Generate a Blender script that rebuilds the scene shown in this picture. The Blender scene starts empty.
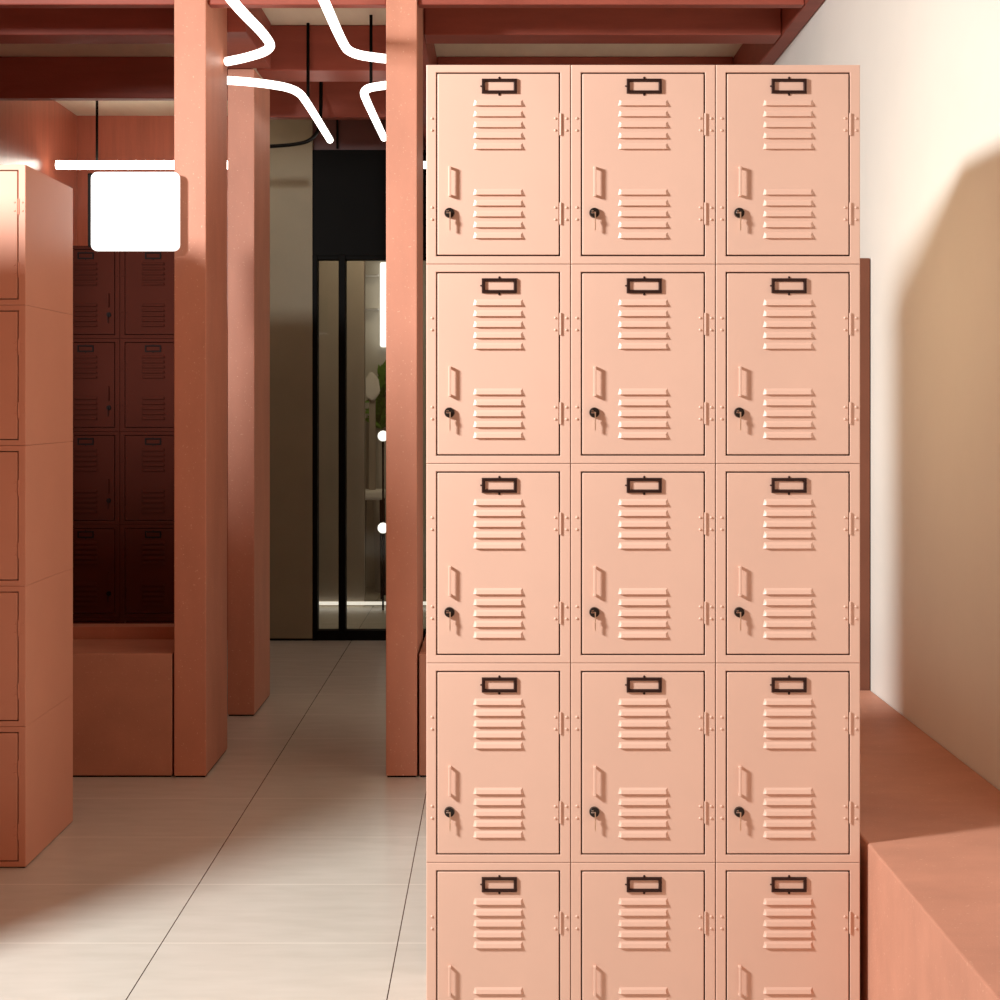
import bpy, bmesh, math, random
from mathutils import Vector, Matrix
random.seed(7)
C = bpy.context.scene
COL = C.collection
PI = math.pi

# ------------------------------------------------------------------ camera, world, light
F, H, HY = 1600.0, 1.222, 404.0          # focal length in pixels, eye height, horizon row
def at(x, y, D):                          # photo pixel at distance D -> world point
    return Vector(((x-500)*D/F, D, H+(HY-y)*D/F))
cd = bpy.data.cameras.new('camera'); cam = bpy.data.objects.new('camera', cd); COL.objects.link(cam)
cam.location = (0, 0, H); cam.rotation_euler = (PI/2, 0, 0)
cd.sensor_width = 36; cd.lens = F/1000*36; cd.shift_y = -(500-HY)/1000; cd.clip_start = .05
C.camera = cam
W = bpy.data.worlds.new('world'); C.world = W; W.use_nodes = True
bg = W.node_tree.nodes['Background']; bg.inputs['Color'].default_value = (1, .36, .17, 1); bg.inputs['Strength'].default_value = .275
def area(name, loc, target, size, energy, col, spread=180):
    l = bpy.data.lights.new(name, 'AREA'); l.energy = energy; l.color = col; l.shape = 'DISK'; l.size = size; l.spread = math.radians(spread)
    o = bpy.data.objects.new(name, l); COL.objects.link(o); o.location = loc
    o.rotation_euler = (Vector(target)-Vector(loc)).to_track_quat('-Z', 'Y').to_euler(); return o
area('key_lamp', (-2.6, 1.6, 2.5), (-.55, 3.75, 1.35), .5, 127, (.93, .98, 1), 125)
area('wall_fill', (-.05, 4.0, 1.5), (1.06, 3.6, 1.5), .4, 2.4, (1, .74, .46), 120)  # added unseen fill behind the front lockers, brightens the shaded right wall
area('washroom_fill', (-.6, 9.1, 2.6), (-.6, 9.3, 0), .5, 9, (1, .85, .62))  # added fill light, lifts the dark room behind the glass
C.view_settings.view_transform = 'Standard'; C.view_settings.look = 'None'
C.view_settings.exposure = 0; C.view_settings.gamma = 1; C.view_settings.use_curve_mapping = False

# ------------------------------------------------------------------ materials
def nodes(name):
    m = bpy.data.materials.new(name); m.use_nodes = True
    return m, m.node_tree, m.node_tree.nodes['Principled BSDF']
def paint(name, col, rough=.5, amt=.12, scale=(6, 6, 6), bump=.02, bscale=220, metal=0, spec=.5, speck=0):
    m, t, b = nodes(name); N = t.nodes.new; L = t.links.new
    tc = N('ShaderNodeTexCoord'); mp = N('ShaderNodeMapping'); mp.inputs['Scale'].default_value = scale
    L(tc.outputs['Object'], mp.inputs['Vector'])
    n = N('ShaderNodeTexNoise'); n.inputs['Scale'].default_value = 1; n.inputs['Detail'].default_value = 5; n.inputs['Roughness'].default_value = .6
    L(mp.outputs['Vector'], n.inputs['Vector'])
    r = N('ShaderNodeMapRange'); r.inputs['From Min'].default_value = .25; r.inputs['From Max'].default_value = .75
    r.inputs['To Min'].default_value = 1-amt; r.inputs['To Max'].default_value = 1+amt
    L(n.outputs['Fac'], r.inputs['Value'])
    mx = N('ShaderNodeMix'); mx.data_type = 'RGBA'; mx.blend_type = 'MULTIPLY'; mx.inputs['Factor'].default_value = 1
    mx.inputs[6].default_value = (*col, 1); L(r.outputs['Result'], mx.inputs[7])
    out = mx.outputs[2]
    if speck:                                   # sparse pale flecks in the surface
        v = N('ShaderNodeTexNoise'); v.inputs['Scale'].default_value = 150; v.inputs['Detail'].default_value = 1
        L(tc.outputs['Object'], v.inputs['Vector'])
        g = N('ShaderNodeMapRange'); g.inputs['From Min'].default_value = .70; g.inputs['From Max'].default_value = .76; g.inputs['To Max'].default_value = speck
        L(v.outputs['Fac'], g.inputs['Value'])
        m2 = N('ShaderNodeMix'); m2.data_type = 'RGBA'; m2.inputs[7].default_value = (.9, .62, .42, 1)
        L(g.outputs['Result'], m2.inputs['Factor']); L(out, m2.inputs[6]); out = m2.outputs[2]
    L(out, b.inputs['Base Color'])
    b.inputs['Roughness'].default_value = rough; b.inputs['Metallic'].default_value = metal
    b.inputs['Specular IOR Level'].default_value = spec
    if bump:
        k = N('ShaderNodeTexNoise'); k.inputs['Scale'].default_value = bscale; k.inputs['Detail'].default_value = 2
        L(tc.outputs['Object'], k.inputs['Vector'])
        bp = N('ShaderNodeBump'); bp.inputs['Strength'].default_value = bump*5; bp.inputs['Distance'].default_value = .002
        L(k.outputs['Fac'], bp.inputs['Height']); L(bp.outputs['Normal'], b.inputs['Normal'])
    return m
def emit(name, col, s):
    m, t, b = nodes(name)
    n = t.nodes.new('ShaderNodeTexNoise'); n.inputs['Scale'].default_value = 3
    r = t.nodes.new('ShaderNodeMapRange'); r.inputs['To Min'].default_value = s*.97; r.inputs['To Max'].default_value = s*1.03
    t.links.new(n.outputs['Fac'], r.inputs['Value']); t.links.new(r.outputs['Result'], b.inputs['Emission Strength'])
    b.inputs['Base Color'].default_value = (.9, .88, .85, 1); b.inputs['Emission Color'].default_value = (*col, 1)
    return m
def tile_floor():
    m, t, b = nodes('floor_tiles'); N = t.nodes.new; L = t.links.new
    tc = N('ShaderNodeTexCoord')
    mp = N('ShaderNodeMapping'); mp.inputs['Location'].default_value = (.767, -3.627+.444*9, 0)
    L(tc.outputs['Object'], mp.inputs['Vector'])
    s = N('ShaderNodeSeparateXYZ'); L(mp.outputs['Vector'], s.inputs['Vector'])
    def joint(out, size, w):
        d = N('ShaderNodeMath'); d.operation = 'DIVIDE'; d.inputs[1].default_value = size; L(out, d.inputs[0])
        r = N('ShaderNodeMath'); r.operation = 'ROUND'; L(d.outputs[0], r.inputs[0])
        e = N('ShaderNodeMath'); e.operation = 'SUBTRACT'; L(d.outputs[0], e.inputs[0]); L(r.outputs[0], e.inputs[1])
        a = N('ShaderNodeMath'); a.operation = 'ABSOLUTE'; L(e.outputs[0], a.inputs[0])
        c = N('ShaderNodeMath'); c.operation = 'LESS_THAN'; c.inputs[1].default_value = w/size; L(a.outputs[0], c.inputs[0])
        return c.outputs[0]
    jx = joint(s.outputs['X'], .535, .0013); jy = joint(s.outputs['Y'], .444, .0022)
    lim = N('ShaderNodeMath'); lim.operation = 'GREATER_THAN'; lim.inputs[1].default_value = -.25; L(s.outputs['X'], lim.inputs[0])
    mu = N('ShaderNodeMath'); mu.operation = 'MULTIPLY'; L(lim.outputs[0], mu.inputs[0]); L(jx, mu.inputs[1]); jx = mu.outputs[0]
    m2 = N('ShaderNodeMapping'); m2.inputs['Scale'].default_value = (5, 18, 1); L(tc.outputs['Object'], m2.inputs['Vector'])
    n = N('ShaderNodeTexNoise'); n.inputs['Scale'].default_value = 1.2; n.inputs['Detail'].default_value = 6; L(m2.outputs['Vector'], n.inputs['Vector'])
    cr = N('ShaderNodeValToRGB'); cr.color_ramp.elements[0].position = .3; cr.color_ramp.elements[1].position = .7
    cr.color_ramp.elements[0].color = (.605, .565, .485, 1); cr.color_ramp.elements[1].color = (.665, .625, .545, 1)
    L(n.outputs['Fac'], cr.inputs['Fac'])
    a = N('ShaderNodeMix'); a.data_type = 'RGBA'; a.inputs[7].default_value = (.82, .77, .68, 1); L(jy, a.inputs['Factor']); L(cr.outputs['Color'], a.inputs[6])
    c = N('ShaderNodeMix'); c.data_type = 'RGBA'; c.inputs[7].default_value = (.06, .04, .03, 1); L(jx, c.inputs['Factor']); L(a.outputs[2], c.inputs[6])
    L(c.outputs[2], b.inputs['Base Color']); b.inputs['Roughness'].default_value = .25; b.inputs['Specular IOR Level'].default_value = .45
    return m
def glass_mat():
    m = bpy.data.materials.new('clear_glass'); m.use_nodes = True; t = m.node_tree; t.nodes.clear(); N = t.nodes.new; L = t.links.new
    o = N('ShaderNodeOutputMaterial'); mx = N('ShaderNodeMixShader'); f = N('ShaderNodeFresnel'); f.inputs['IOR'].default_value = 1.35
    a = N('ShaderNodeBsdfTransparent'); a.inputs['Color'].default_value = (.9, .9, .87, 1); g = N('ShaderNodeBsdfGlossy'); g.inputs['Roughness'].default_value = .02
    L(f.outputs[0], mx.inputs[0]); L(a.outputs[0], mx.inputs[1]); L(g.outputs[0], mx.inputs[2]); L(mx.outputs[0], o.inputs['Surface'])
    return m
M = dict(
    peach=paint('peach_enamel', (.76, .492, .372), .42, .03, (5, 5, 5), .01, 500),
    peach_shade=paint('peach_enamel_shade', (.70, .325, .215), .45, .03, (5, 5, 5), .01, 500, spec=.3),  # the peach enamel again, red shade of the left bank put into its colour
    brown=paint('brown_panel', (.17, .062, .036), .6, .1, spec=.15),
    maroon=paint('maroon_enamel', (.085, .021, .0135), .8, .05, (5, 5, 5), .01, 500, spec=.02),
    terra=paint('terracotta_board', (.63, .275, .18), .5, .12, (5, 5, 2), .03, 120, spec=.25, speck=.5),
    bench=paint('bench_board', (.56, .262, .172), .55, .10, (5, 9, 6), .05, 260, spec=.25, speck=.25),
    redwood=paint('red_beam', (.33, .08, .052), .5, .16, (3, 9, 18), .05, 160, spec=.25),
    redwall=paint('red_wall', (.52, .155, .095), .3, .15, (30, 30, 2.5), .06, 90),
    darkwall=paint('dark_red_wall', (.10, .026, .02), .45, .1),
    cream=paint('cream_plaster', (.76, .72, .645), .75, .035, (2.2, 2.2, 2.2), .01, 90),
    olive=paint('tan_wall', (.235, .185, .11), .6, .08, (3, 3, 3), .01),
    ceil=paint('ceiling_plaster', (.84, .72, .54), .7, .06, (14, 3, 3), .01),
    black=paint('black_metal', (.005, .004, .003), .5, .1, bump=0, spec=.04),
    bronze=paint('bronze_metal', (.055, .027, .022), .45, .1, bump=0, metal=.8),
    matte=paint('matte_dark', (.014, .007, .006), .6, .1, bump=0, spec=.1),
    lockblack=paint('black_lock', (.015, .012, .010), .25, .1, bump=0),
    steel=paint('steel_lock', (.75, .72, .68), .25, .05, bump=0, metal=1),
    brass=paint('brass_key', (.80, .56, .38), .35, .05, bump=0, metal=.8),
    inside=paint('locker_inside', (.30, .12, .08), .6, .05, bump=0),
    greige=paint('taupe_wall', (.36, .31, .25), .6, .08, (3, 3, 3), .01),
    pale=paint('pale_tile', (.62, .58, .50), .3, .06, (3, 3, 3), .01),
    leaf=paint('leaf_green', (.16, .32, .05), .5, .3, (40, 40, 40), .01),
    pot=paint('stone_pot', (.5, .47, .42), .6, .1),
    towel=paint('white_cotton', (.8, .77, .72), .9, .05, bump=.05),
    floor=tile_floor(), glass=glass_mat(),
    neon=emit('neon_glow', (1, .93, .84), 3), neon2=emit('neon_glow_bright', (1, .92, .80), 11), box=emit('lightbox_glow', (1, .97, .93), 1.15), led=emit('led_glow', (1, .95, .86), .9), lamp=emit('lamp_glow', (1, .98, .94), 1.6),
)

# ------------------------------------------------------------------ mesh helpers
def obj(name, bm, mat, parent=None, smooth=False):
    bmesh.ops.recalc_face_normals(bm, faces=bm.faces[:])
    me = bpy.data.meshes.new(name); bm.to_mesh(me); bm.free()
    for m in (mat if isinstance(mat, list) else [mat]): me.materials.append(m)
    if smooth:
        for p in me.polygons: p.use_smooth = True
    o = bpy.data.objects.new(name, me); COL.objects.link(o)
    if parent: o.parent = parent
    return o
def add_box(bm, a, b, bev=0, seg=1, mi=0):
    x0, y0, z0 = a; x1, y1, z1 = b
    vs = [bm.verts.new(p) for p in ((x0,y0,z0),(x1,y0,z0),(x1,y1,z0),(x0,y1,z0),(x0,y0,z1),(x1,y0,z1),(x1,y1,z1),(x0,y1,z1))]
    fs = [bm.faces.new([vs[i] for i in q]) for q in ((3,2,1,0),(4,5,6,7),(0,1,5,4),(1,2,6,5),(2,3,7,6),(3,0,4,7))]
    for f in fs: f.material_index = mi
    if bev:
        es = list({e for f in fs for e in f.edges})
        r = bmesh.ops.bevel(bm, geom=es, offset=bev, segments=seg, affect='EDGES', profile=.5)
        for f in r['faces']: f.material_index = mi
def box(a, b, bev=0, seg=1):
    bm = bmesh.new(); add_box(bm, a, b, bev, seg); return bm
def add_tube(bm, pts, r, n=12, caps=True):
    pts = [Vector(p) for p in pts]; rings = []; up = None
    for i, p in enumerate(pts):
        t = (pts[min(i+1, len(pts)-1)]-pts[max(i-1, 0)]).normalized()
        if up is None: up = t.orthogonal().normalized()
        up = (up-t*up.dot(t)).normalized(); s = t.cross(up)
        rings.append([bm.verts.new(p+(up*math.cos(2*PI*k/n)+s*math.sin(2*PI*k/n))*r) for k in range(n)])
    for a, b in zip(rings, rings[1:]):
        for k in range(n): bm.faces.new((a[k], a[(k+1)%n], b[(k+1)%n], b[k]))
    if caps:
        bm.faces.new(rings[0][::-1]); bm.faces.new(rings[-1])
def chaikin(p, k=3):
    p = [Vector(q) for q in p]
    for _ in range(k):
        q = [p[0]]
        for a, b in zip(p, p[1:]): q += [a*.75+b*.25, a*.25+b*.75]
        q.append(p[-1]); p = q
    return p
def add_cyl_y(bm, x, z, y0, y1, r, n=20, r1=None):         # cylinder along Y, front face at y0
    add = []
    for y, rr in ((y0, r if r1 is None else r1), (y1, r)):
        add.append([bm.verts.new((x+rr*math.cos(2*PI*k/n), y, z+rr*math.sin(2*PI*k/n))) for k in range(n)])
    for k in range(n): bm.faces.new((add[0][k], add[0][(k+1)%n], add[1][(k+1)%n], add[1][k]))
    bm.faces.new(add[0]); bm.faces.new(add[1])
def add_dome(bm, x, z, y, r, n=10, rings=3):                # rivet head rising towards -Y
    prev = [bm.verts.new((x+r*math.cos(2*PI*k/n), y, z+r*math.sin(2*PI*k/n))) for k in range(n)]
    for j in range(1, rings):
        a = PI/2*j/rings
        cur = [bm.verts.new((x+r*math.cos(a)*math.cos(2*PI*k/n), y-r*.8*math.sin(a), z+r*math.cos(a)*math.sin(2*PI*k/n))) for k in range(n)]
        for k in range(n): bm.faces.new((prev[k], prev[(k+1)%n], cur[(k+1)%n], cur[k]))
        prev = cur
    t = bm.verts.new((x, y-r*.8, z))
    for k in range(n): bm.faces.new((prev[k], prev[(k+1)%n], t))
def tag(o, label, cat, group=None):
    o['label'] = label; o['category'] = cat
    if group: o['group'] = group
    return o
def thing(name, label, cat, loc=(0, 0, 0), group=None):
    o = bpy.data.objects.new(name, None); COL.objects.link(o); o.location = loc; o.empty_display_size = .1
    return tag(o, label, cat, group)
def struct(name, bm, mat, parent=None):
    o = obj(name, bm, mat, parent)
    if not parent: o['kind'] = 'structure'
    return o
def copy_tree(o, parent=None, swap=None):
    c = o.copy(); COL.objects.link(c)
    if swap and c.type == 'MESH':
        for sl in c.material_slots:
            if sl.material == swap[0]: sl.link = 'OBJECT'; sl.material = swap[1]
    if parent: c.parent = parent
    for ch in list(o.children): copy_tree(ch, c, swap)
    return c

# ------------------------------------------------------------------ the room
XR, XL, YB, ZC, ZB = 1.06, -2.19, 8.29, 2.715, 2.535     # right wall, left wall, back wall, ceiling, beam underside
struct('floor', box((-4, 0, -.06), (3.2, 10.9, 0)), M['floor'])
struct('ceiling', box((-6, 3.6, ZC), (3.2, 10.9, ZC+.08)), M['ceil'])
struct('wall_right', box((XR, 1.2, 0), (XR+.12, YB, ZC)), M['cream'])
struct('wall_left', box((XL-.12, 3.9, 0), (XL, YB, ZC)), M['redwall'])
struct('shade_block', box((-2.9, 2.967, 0), (-1.606, 3.434, 1.92)), M['terra'])     # unseen block added left of the view to cast the floor shade
xo0, xo1, xg1 = at(268, 0, YB).x-.16, at(313, 0, YB).x, .10
struct('wall_back', box((XL-.12, YB, 0), (xo0, YB+.12, ZC)), M['redwall'])
struct('wall_corridor', box((xo0, YB-.03, .012), (xo1, YB+.12, ZC)), M['olive'])
struct('baseboard_corridor', box((xo0, YB-.022, 0), (xo1, YB+.1, .012)), M['black'])
struct('wall_back_right', box((xg1, YB, 0), (XR+.12, YB+.12, ZC)), M['darkwall'])
struct('wall_over_door', box((xo1, YB, at(0, 150, YB).z), (xg1, YB+.1, ZC)), M['darkwall'])
struct('trim_1', box((at(336.5, 0, YB).x, YB-.012, at(0, 149, YB).z), (at(338.5, 0, YB).x, YB, ZC)), M['black'])

# glazed black door screen at the end of the corridor
bm = bmesh.new(); y0, y1 = YB-.02, YB+.05
zt, zh = at(0, 150, YB).z, at(0, 257, YB).z; zg = at(0, 260, YB).z; zs = at(0, 630, YB).z
add_box(bm, (xo1, y0, zh), (xg1, y1, zt-.002), .003)                                     # black transom panel
def bar(x0, x1): add_box(bm, (at(x0, 0, YB).x, y0-.01, 0), (at(x1, 0, YB).x, y1, zh+.01), .003)
bar(313, 318); bar(339, 346); bar(430, 438)
add_box(bm, (xo1, y0-.006, 0), (xg1, y1, zs), .003); add_box(bm, (xo1, y0-.006, zg-.001), (xg1, y1, zg+.02), .003)
door = struct('door_1', bm, M['black'])
for a, b in ((318, 339), (346, 430)):
    struct('pane', box((at(a, 0, YB).x, YB+.01, zs), (at(b, 0, YB).x, YB+.018, zg)), M['glass'], door)

# the room behind the glass
YW = 9.66
xw = at(364, 0, YW).x
struct('wall_washroom', box((-2.2, YW, 0), (xw, YW+.1, ZC)), M['greige'])
struct('wall_washroom_side', box((-2.3, YB+.13, 0), (-2.2, YW, ZC)), M['greige'])
struct('wall_washroom_end', box((xw-.119, 10.7, 0), (1.2, 10.8, ZC)), M['pale'])
struct('wall_washroom_return', box((xw-.2, YW+.1, 0), (xw-.12, 10.8, ZC)), M['pale'])
struct('wall_washroom_right', box((1.2, YB+.13, 0), (1.3, 10.8, ZC)), M['pale'])
struct('trim_2', box((-1.6, YW-.03, .012), (.9, YW-.004, .030)), M['led'])

# ------------------------------------------------------------------ beams
BM = M['redwood']
def beam(label, x0, x1, ya, yb, z0=ZB, z1=ZC-.001, group='red ceiling beams'):
    return tag(obj('ceiling_beam', box((x0, ya, z0), (x1, yb, z1), .004, 2), BM), label, 'beam', group)
cx0, cx1, cx2, cx3 = at(174, 0, 5.235).x, at(206, 0, 5.235).x, at(386, 0, 5.235).x, at(417, 0, 5.235).x
G = .002
XBW = 1.003
beam('dark red cross beam at the top left edge, nearest one left of the tall left column', XL+G, cx0-G, 5.26, 5.31)
beam('short red cross beam along the top edge between the two tall columns', cx1+G, cx2-G, 5.26, 5.31)
beam('red cross beam at the very top above the peach lockers', cx3+G, XBW-G, 5.26, 5.31)
beam('second cross beam left of the tall left column, under a black gap', XL+G, cx0-.002, 5.69, 5.835)
beam('second cross beam above the peach lockers, under a black gap', cx3+G, XBW-G, 5.69, 5.835)
beam('broad dark red cross beam above the hanging lightbox', XL+G, cx0-.002, 6.87, 6.93)
beam('dark red cross beam just peeking over the top of the peach lockers', cx3+G, XBW-G, 6.87, 6.93)
lx = -.897
beam('red cross beam behind the bent neon tubes, between the columns', cx1+.003, cx2-G, 6.30, 6.52)
beam('dark cross beam deepest in the corridor, above the black transom', cx0, cx2-G, 7.33, 7.39)
beam('short lengthwise beam between the two left columns, above the neon tubes', cx0, lx, 5.646, 6.263)
beam('lengthwise beam running back from the narrow right column', cx2, cx3, 5.646, YB-.034)
beam('lengthwise beam along the cream right wall above the lockers', XBW, XR-.002, 3.9, YB-.002)

# ------------------------------------------------------------------ columns
def column(label, x0, x1, ya, yb, z1):
    return tag(obj('column', box((x0, ya, .005), (x1, yb, z1), .003, 2), M['terra']), label, 'column', 'terracotta columns')
for lab, *a in (('tall terracotta column in front, left of the corridor', cx0, cx1, 5.235, 5.644, ZC-.001),
                ('terracotta column standing behind the front left column, under the neon', cx0, cx1, 6.265, 6.69, ZB-.001),
                ('narrow terracotta column just left of the peach lockers', cx2, cx3, 5.235, 5.644, ZC-.001)):
    c = column(lab, *a)
    obj('base_plate', box((a[0]+.004, a[2]+.004, 0), (a[1]-.004, a[3]-.004, .005)), M['black'], c)

# ------------------------------------------------------------------ lockers
S = 1.85/997.5                                   # metres per photo pixel on the front locker plane
LW, LH, LD = 144.8*S, .37, .467
def locker(name, label, cat, group, mirror=False, paintm=None, dark=False):
    pm = paintm or M['peach']; sx = -1 if mirror else 1
    w, d, h = LW-.0014, LD, LH-.0008
    X = lambda px: (px*S - LW/2)                 # pixel offset from the locker's left edge
    Z = lambda py: LH - (py+1)*S
    t = thing(name, label, cat, (0, 0, 0), group)
    yf = -d/2
    def fin(n, bm, m, par, smooth=False):
        if mirror:
            for v in bm.verts: v.co.x *= -1
        return obj(n, bm, m, par, smooth)
    # case with a framed opening
    bm = bmesh.new()
    dx0, dx1, dz0, dz1 = X(10.2), X(134.3), Z(190.8), Z(7.1)
    def ring(x0, x1, z0, z1, y): return [bm.verts.new(p) for p in ((x0, y, z0), (x1, y, z0), (x1, y, z1), (x0, y, z1))]
    o = ring(-w/2, w/2, 0, h, yf); i1 = ring(dx0, dx1, dz0, dz1, yf); i2 = ring(dx0, dx1, dz0, dz1, yf+.03); bk = ring(-w/2, w/2, 0, h, d/2)
    for k in range(4):
        j = (k+1) % 4
        bm.faces.new((o[k], o[j], i1[j], i1[k])); f = bm.faces.new((i1[k], i1[j], i2[j], i2[k])); f.material_index = 1
        bm.faces.new((bk[k], bk[j], o[j], o[k]))
    f = bm.faces.new(i2); f.material_index = 1; bm.faces.new(bk)
    oe = [bm.edges.get((r[k], r[(k+1) % 4])) for r in (o, i1) for k in range(4)]
    bmesh.ops.bevel(bm, geom=oe, offset=.0013, segments=2, affect='EDGES', profile=.5)
    for py in (53, 65, 142, 154): add_dome(bm, X(6), Z(py), yf, .0026)
    fin('body', bm, [pm, M['inside']], t)
    # door with pressed louvres
    bm = bmesh.new(); g = .0025; yd = yf-.0008
    add_box(bm, (dx0+g, yd, dz0+g), (dx1-g, yd+.022, dz1-g), .0014, 2)
    for base in (40.6, 129.7):
        for k in range(5):
            zb = Z(base+k*10.85); ztp = zb+6.2*S; xa, xb = X(47.1), X(98.1); p = .0085 if dark else .0046
            v = [bm.verts.new(q) for q in ((xa, yd, zb), (xb, yd, zb), (xb-.003, yd, ztp), (xa+.003, yd, ztp),
                                           (xa+.0055, yd-p, zb+.0004), (xb-.0055, yd-p, zb+.0004), (xb-.0062, yd-p*.55, zb+.0075), (xa+.0062, yd-p*.55, zb+.0075))]
            for q in ((4,5,6,7), (7,6,2,3), (0,4,7,3), (1,2,6,5), (0,1,5,4)): bm.faces.new([v[i] for i in q])
    dr = fin('door', bm, pm, t)
    # label frame
    bm = bmesh.new(); a0, a1, b0, b1 = X(55.7), X(91.0), Z(28.4), Z(13.3); wd = .0064
    y_a, y_b = yd-.0042, yd-.0002
    def frame_ring(x0, x1, z0, z1, y): return [bm.verts.new(p) for p in ((x0, y, z0), (x1, y, z0), (x1, y, z1), (x0, y, z1))]
    r0 = frame_ring(a0, a1, b0, b1, y_b); r1 = frame_ring(a0+.001, a1-.001, b0+.001, b1-.001, y_a)
    r2 = frame_ring(a0+wd-.0016, a1-wd+.0016, b0+wd-.0016, b1-wd+.0016, y_a); r3 = frame_ring(a0+wd, a1-wd, b0+wd, b1-wd, y_b)
    for ra, rb in ((r0, r1), (r1, r2), (r2, r3), (r3, r0)):
        for k in range(4): bm.faces.new((ra[k], ra[(k+1) % 4], rb[(k+1) % 4], rb[k]))
    xm = (a0+a1)/2
    add_dome(bm, xm, b1+.0016, yd, .0022); add_dome(bm, xm, b0-.0018, yd, .0024); add_dome(bm, a0-.0014, (b0+b1)/2, yd, .0016)
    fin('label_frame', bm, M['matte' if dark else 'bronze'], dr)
    # pull handle
    bm = bmesh.new(); hx0, hx1, hz0, hz1 = X(22.6), X(25.2), Z(131.4), Z(101.4); so = .0100
    add_box(bm, (hx0, yd-so, hz0), (hx1, yd-so+.0035, hz1), .0009, 2)
    for z in (hz0, hz1-.0042): add_box(bm, (hx0, yd-so+.002, z), (hx1+.0005, yd+.001, z+.0042), .0008, 1)
    fin('handle', bm, pm, dr)
    # cam lock and key
    lxp, lzp = X(23.5), Z(147.6)
    bm = bmesh.new(); add_cyl_y(bm, lxp, lzp, yd-.0055, yd-.0001, .0098, 24, .0090); add_cyl_y(bm, lxp, lzp, yd-.0062, yd-.0055, .0066, 20)
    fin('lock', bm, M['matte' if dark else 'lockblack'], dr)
    bm = bmesh.new(); add_box(bm, (lxp-.0062, yd-.0070, lzp-.0012), (lxp+.0015, yd-.0060, lzp+.0014), .0003); add_box(bm, (lxp-.0055, yd-.0070, lzp+.0025), (lxp-.0015, yd-.0060, lzp+.0042), .0003)
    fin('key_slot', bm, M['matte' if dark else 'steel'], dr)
    bm = bmesh.new()                              # key hanging edge-on from the lock
    prof = [(.003*math.cos(a)-.0085, .006*math.sin(a)-.014) for a in [2*PI*k/14 for k in range(14)]]
    for e in ((-1, 1),):
        fr = [bm.verts.new((lxp+.0005, yd+y, lzp+z)) for y, z in prof]; bk2 = [bm.verts.new((lxp+.0022, yd+y, lzp+z)) for y, z in prof]
        bm.faces.new(fr); bm.faces.new(bk2[::-1])
        for k in range(14): bm.faces.new((fr[k], fr[(k+1) % 14], bk2[(k+1) % 14], bk2[k]))
    add_box(bm, (lxp+.0004, yd-.0100, lzp-.033), (lxp+.0023, yd-.0070, lzp-.018))
    add_box(bm, (lxp+.0004, yd-.0100, lzp-.010), (lxp+.0023, yd-.0062, lzp+.001))
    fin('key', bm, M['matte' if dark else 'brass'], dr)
    # hinges
    for pz in (59, 148.2):
        bm = bmesh.new(); xh = X(134.5)
        add_tube(bm, [(xh, yf-.0012, Z(pz+11)), (xh, yf-.0012, Z(pz-11))], .0019, 10)
        for rx in (129.2, 140.3):
            for q in (-6, 6): add_dome(bm, X(rx), Z(pz+q), yf-.0002 if rx > 134 else yd, .0026)
        fin('hinge', bm, pm, t)
    return t
def base(o, r, h):                               # thin dark foot under the lowest lockers
    if r == 4: obj('foot', box((-LW/2+.004, -LD/2+.004, -h), (LW/2-.004, LD/2-.004, 0)), M['black'], o)
ordr = ['top', 'second', 'third', 'fourth', 'bottom']
cols = ['left', 'middle', 'right']
# front bank: three columns of five
X0, Y0 = (426-500)*2.967/F, 2.967
proto = locker('locker', '', 'locker', 'peach lockers in the front bank')
first = True
for c in range(3):
    for r in range(5):
        o = proto if first else copy_tree(proto); first = False
        o.location = (X0+LW*(c+.5), Y0+LD/2, LH*(4-r)+.0018); base(o, r, .0018)
        row = {0: 'topmost', 1: 'second from the top', 2: 'third from the top', 3: 'fourth from the top', 4: 'lowest, cut off'}[r]
        o['label'] = f'peach steel locker in the {cols[c]} column of the large front bank, {row}'
# left bank at the edge of the photo
YL = 4.213
XLr = (25.8-500)*YL/F
for r in range(5):
    o = copy_tree(proto, None, (M['peach'], M['peach_shade'])); o.location = (XLr-LW/2, YL+LD/2, LH*(4-r)+.003); base(o, r, .003); o['group'] = 'lockers of the stack at the left edge'
    row = ['topmost, bright door', 'second from the top', 'third from the top', 'fourth from the top', 'lowest, on the floor'][r]
    o['label'] = f'peach locker with red shade in its colour in the stack at the left photo edge, {row}'
# dark bank behind the left bench
YD = 6.37
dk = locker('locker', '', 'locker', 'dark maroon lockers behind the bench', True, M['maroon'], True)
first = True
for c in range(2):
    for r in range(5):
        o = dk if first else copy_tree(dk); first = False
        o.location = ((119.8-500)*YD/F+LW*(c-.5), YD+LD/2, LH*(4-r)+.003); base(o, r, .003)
        row = ['topmost, under the lightbox', 'second from the top', 'third from the top', 'fourth from the top', 'lowest, mostly hidden by the bench'][r]
        o['label'] = f'dark maroon locker behind the left bench, {["left", "right"][c]} column, {row}'

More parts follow.
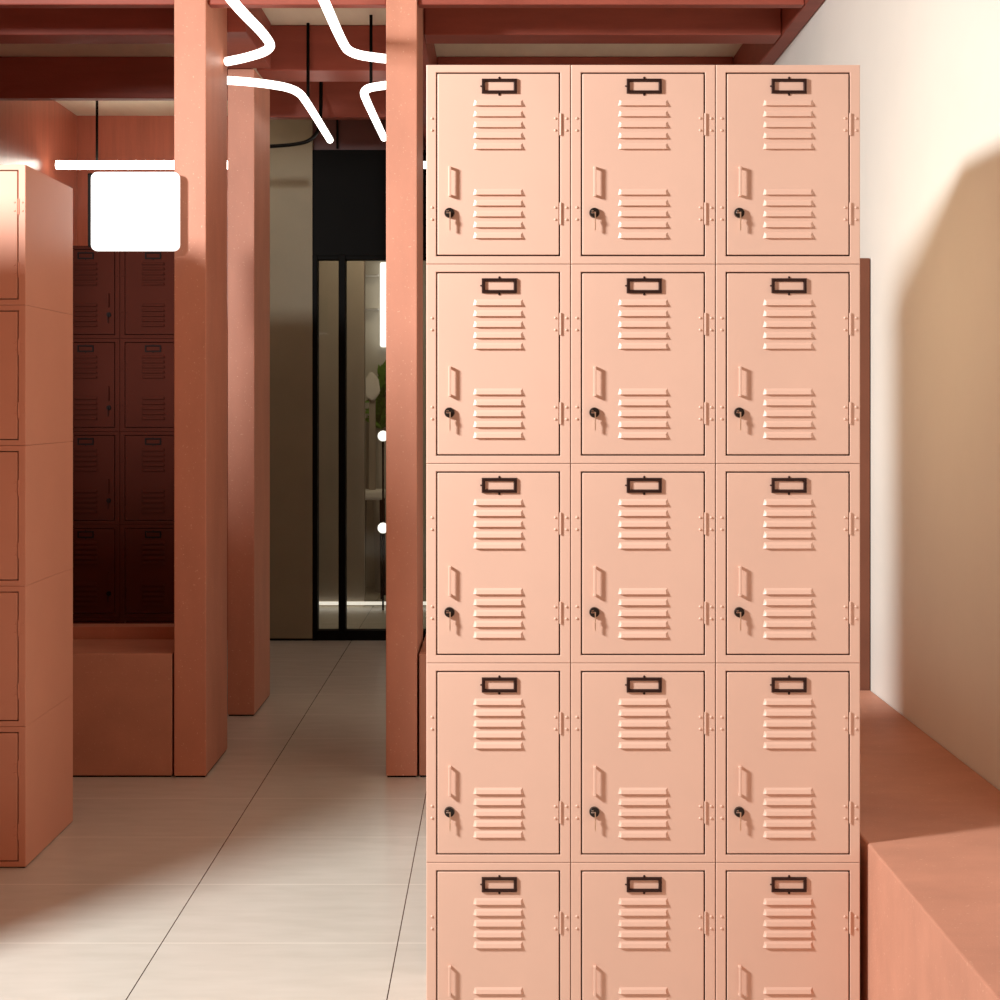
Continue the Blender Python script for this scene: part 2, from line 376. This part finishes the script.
# ------------------------------------------------------------------ benches and panels
def bench(label, a, b, z, mat=None):
    o = tag(obj('bench', box((a[0], a[1], .005), (b[0], b[1], z), .0035, 2), mat or M['bench']), label, 'bench')
    obj('plinth', box((a[0]+.004, a[1]+.004, 0), (b[0]-.004, b[1]-.004, .005)), M['black'], o)
    return o
bench('long terracotta box bench along the cream right wall, beside the front lockers', (.684, .3, 0), (XR-.002, 4.567, 0), .405)
bench('terracotta box bench at left, in front of the dark lockers', (XL+.003, 5.238, 0), (cx0-.007, 5.56, 0), .405)
bench('sliver of terracotta box bench between the narrow column and the front lockers', (cx3+.007, 5.238, 0), (.9, 5.9, 0), .405)
tag(obj('back_rail', box((XL+.003, 5.566, 0), (cx0-.007, 5.65, .447), .003, 2), M['bench']), 'low dark red rail behind the left bench, below the dark lockers', 'rail')
tag(obj('end_panel', box((.90, 4.572, 0), (XR-.002, 4.61, at(0, 258, 4.572).z), .003, 2), M['brown']), 'brown-red upright panel at the far end of the right wall bench', 'panel')

# ------------------------------------------------------------------ neon tubes, lightbox, cable
ZN, RN = 2.41, .0155
def np_(x, y, z=ZN):                               # a pixel of a tube that hangs at height z
    D = (z-H)*F/(HY-y); return Vector(((x-500)*D/F, D, z))
def neon(label, pts, rods, r=RN, z=ZN, m='neon'):
    t = thing('neon_light', label, 'light', (pts[0].x, pts[0].y, z), 'hanging neon tubes')
    inv = Matrix.Translation(-t.location)
    bm = bmesh.new(); add_tube(bm, chaikin(pts), r, 14); bm.transform(inv); obj('neon_tube', bm, M[m], t, True)
    for p in rods:
        bm = bmesh.new(); add_tube(bm, [(p[0], p[1], z+r*.8), (p[0], p[1], ZC-.0005)], .0062, 10); bm.transform(inv); obj('hanging_rod', bm, M['black'], t, True)
    return t
pa = [np_(203, -45), np_(228, -2), np_(272, 42), np_(268, 51), np_(245, 58), np_(227, 61.5)]
neon('bent neon tube at top left of the corridor, ending at the left column', pa, [(pa[1].x-.06, pa[1].y-.2)])
pb = [np_(305, -40), np_(323, -2), np_(341, 40), np_(350, 54), np_(386, 59), np_(402, 60)]
neon('bent neon tube at top centre, running to the narrow right column', pb, [(pb[1].x-.02, pb[1].y-.2)])
pc = [np_(205, 80.5), np_(226, 80), np_(262, 83), np_(297, 89), np_(308, 104), np_(330, 140)]
neon('neon tube crossing the second column then slanting down to a free end', pc, [(at(308, 0, 6.27).x, 6.27)])
pd = [np_(404, 83.5), np_(386, 85), np_(362, 89), np_(367, 102), np_(384, 138)]
neon('short hooked neon tube left of the narrow column, lowest on the right', pd, [(at(371, 0, 6.14).x, 6.14)])
zl = 2.375; Yl = (zl-H)*F/(HY-165)
neon('straight horizontal neon tube above the white lightbox at left', [Vector((-2.14, Yl, zl)), Vector((-1.12, Yl, zl))], [(at(97, 0, Yl).x, Yl)], .021, zl, 'neon2')
neon('tip of a neon tube glinting between the narrow column and the peach lockers', [Vector((at(423.5, 0, Yl).x, Yl, zl)), Vector((.5, Yl, zl))], [(.1, Yl)], .018, z=zl)

# lightbox on the front of the left column
yb0, yb1 = 5.19, 5.234
p0, p1 = at(91, 251, yb0), at(179.5, 172, yb0)
t = thing('lightbox', 'glowing white rounded square lightbox fixed to the tall left column', 'light', ((p0.x+p1.x)/2, 5.234, p0.z))
inv = Matrix.Translation(-t.location)
bm = box((at(87.5, 0, 5.201).x, 5.201, p0.z+.014), (p1.x-.012, yb1, p1.z-.002), .003, 2); bm.transform(inv); obj('housing', bm, M['black'], t)
bm = bmesh.new(); rr = .020; out = []
for cxx, czz, a0 in ((p1.x-rr, p1.z-rr, 0), (p0.x+rr, p1.z-rr, 90), (p0.x+rr, p0.z+rr, 180), (p1.x-rr, p0.z+rr, 270)):
    for k in range(7):
        a = math.radians(a0+15*k); out.append((cxx+rr*math.cos(a), czz+rr*math.sin(a)))
fr = [bm.verts.new((x, yb0, z)) for x, z in out]; bk = [bm.verts.new((x, 5.2005, z)) for x, z in out]
bm.faces.new(fr); bm.faces.new(bk[::-1])
for k in range(len(out)): bm.faces.new((fr[k], fr[(k+1) % len(out)], bk[(k+1) % len(out)], bk[k]))
bm.transform(inv); obj('diffuser', bm, M['box'], t)

bm = bmesh.new()
cp = [at(321, 60, 7.28)+Vector((0, .047, 0)), at(321, 80, 7.28), at(321, 105, 7.25), at(320, 128, 7.15), at(311, 141, 7.05), at(292, 145, 6.95), at(268, 146.5, 6.8), at(246, 147, 6.697)]
add_tube(bm, chaikin(cp, 2), .0085, 8)
tag(obj('cable', bm, M['black'], None, True), 'black cable drooping in a curve from the deep cross beam to the second column', 'cable')

# ------------------------------------------------------------------ things seen through the glass
def globe(bm, c, r, n=16):
    bmesh.ops.create_uvsphere(bm, u_segments=n, v_segments=n//2, radius=r, matrix=Matrix.Translation(c))
p = at(383.5, 300, 10.55)
t = thing('wall_lamp', 'tall bright vertical lamp seen through the glass door', 'lamp', (p.x, 10.69, at(0, 347, 10.6).z))
inv = Matrix.Translation(-t.location)
bm = box((p.x-.028, 10.6, at(0, 347, 10.6).z), (p.x+.045, 10.66, at(0, 262, 10.6).z), .012, 3); bm.transform(inv); obj('lamp_tube', bm, M['lamp'], t)
bm = box((p.x-.015, 10.66, at(0, 340, 10.6).z), (p.x+.03, 10.699, at(0, 268, 10.6).z), .003); bm.transform(inv); obj('back_plate', bm, M['pot'], t)
for y, lab in ((275, 'upper'), (309, 'lower')):
    z = at(0, y, 10.6).z
    tag(obj('shelf', box((at(364.5, 0, 10.6).x, 10.56, z-.004), (at(378, 0, 10.6).x, 10.699, z+.004), .001), M['towel']), f'thin pale shelf line behind the glass, {lab} of two beside the lamp', 'shelf', 'thin shelves behind the glass')
# potted plant
p = at(383, 385, 10.42); t = thing('potted_plant', 'green leafy plant in a tall stone pot below the vertical lamp behind the glass', 'plant', (p.x, p.y, 0))
inv = Matrix.Translation(-t.location); bm = bmesh.new()
bmesh.ops.create_cone(bm, cap_ends=True, segments=20, radius1=.05, radius2=.08, depth=1.05, matrix=Matrix.Translation((p.x, p.y, .525))); bm.transform(inv); obj('pot', bm, M['pot'], t)
bm = bmesh.new(); rnd = random.Random(3)
for k in range(120):
    a = rnd.uniform(0, 2*PI); e = rnd.uniform(.15, 1.5); ln = rnd.uniform(.10, .2); b = Vector((p.x, p.y, 1.05+rnd.uniform(0, .32)))
    d = Vector((math.cos(a)*math.cos(e), math.sin(a)*math.cos(e), math.sin(e))); s = d.orthogonal().normalized()*ln*.16
    tip = b+d*ln+Vector((0, 0, -.03)); mid = b+d*ln*.55
    f = [bm.verts.new(q) for q in (b, mid+s, tip, mid-s)]; bm.faces.new(f)
bm.transform(inv); obj('foliage', bm, M['leaf'], t)
# stool with towel-like pale seat
p = at(370, 405, 9.9)
t = thing('armchair', 'pale faceted chair back seen dimly through the glass door', 'chair', (p.x, 10.1, 0)); inv = Matrix.Translation(-t.location)
bm = bmesh.new(); pr = [at(x, y, 10.05) for x, y in ((364.5, 380), (371, 371), (378, 378), (380, 392), (373, 402), (364.5, 396))]
fr = [bm.verts.new(q) for q in pr]; bk = [bm.verts.new(q+Vector((0, .06, 0))) for q in pr]; bm.faces.new(fr); bm.faces.new(bk[::-1])
for k in range(6): bm.faces.new((fr[k], fr[(k+1) % 6], bk[(k+1) % 6], bk[k]))
bmesh.ops.bevel(bm, geom=bm.edges[:], offset=.008, segments=2, affect='EDGES'); bm.transform(inv); obj('backrest', bm, M['towel'], t)
bm = box((p.x-.08, 10.0, .62), (p.x+.08, 10.26, .68), .02, 3); bm.transform(inv); obj('seat', bm, M['towel'], t)
bm = box((p.x-.02, 10.07, .66), (p.x+.02, 10.10, at(0, 398, 10.05).z)); bm.transform(inv); obj('back_post', bm, M['greige'], t)
for dx in (-.065, .065):
    for dy in (10.02, 10.24):
        bm = bmesh.new(); add_tube(bm, [(p.x+dx, dy, 0), (p.x+dx*.9, dy, .63)], .009, 8); bm.transform(inv); obj('leg', bm, M['black'], t)
for yy, lab, D in ((436, 'upper', 9.55), (528, 'lower', 9.5)):
    c = at(383, yy, D); t = thing('globe_lamp', f'small glowing globe lamp behind the glass, {lab} of two', 'lamp', (c.x, c.y, 0), 'globe lamps behind the glass')
    inv = Matrix.Translation(-t.location); bm = bmesh.new(); globe(bm, c, .032); bm.transform(inv); obj('globe', bm, M['lamp'], t, True)
    bm = bmesh.new(); add_tube(bm, [(c.x, c.y, 0), (c.x, c.y, c.z-.03)], .006, 8); bm.transform(inv); obj('stem', bm, M['black'], t)
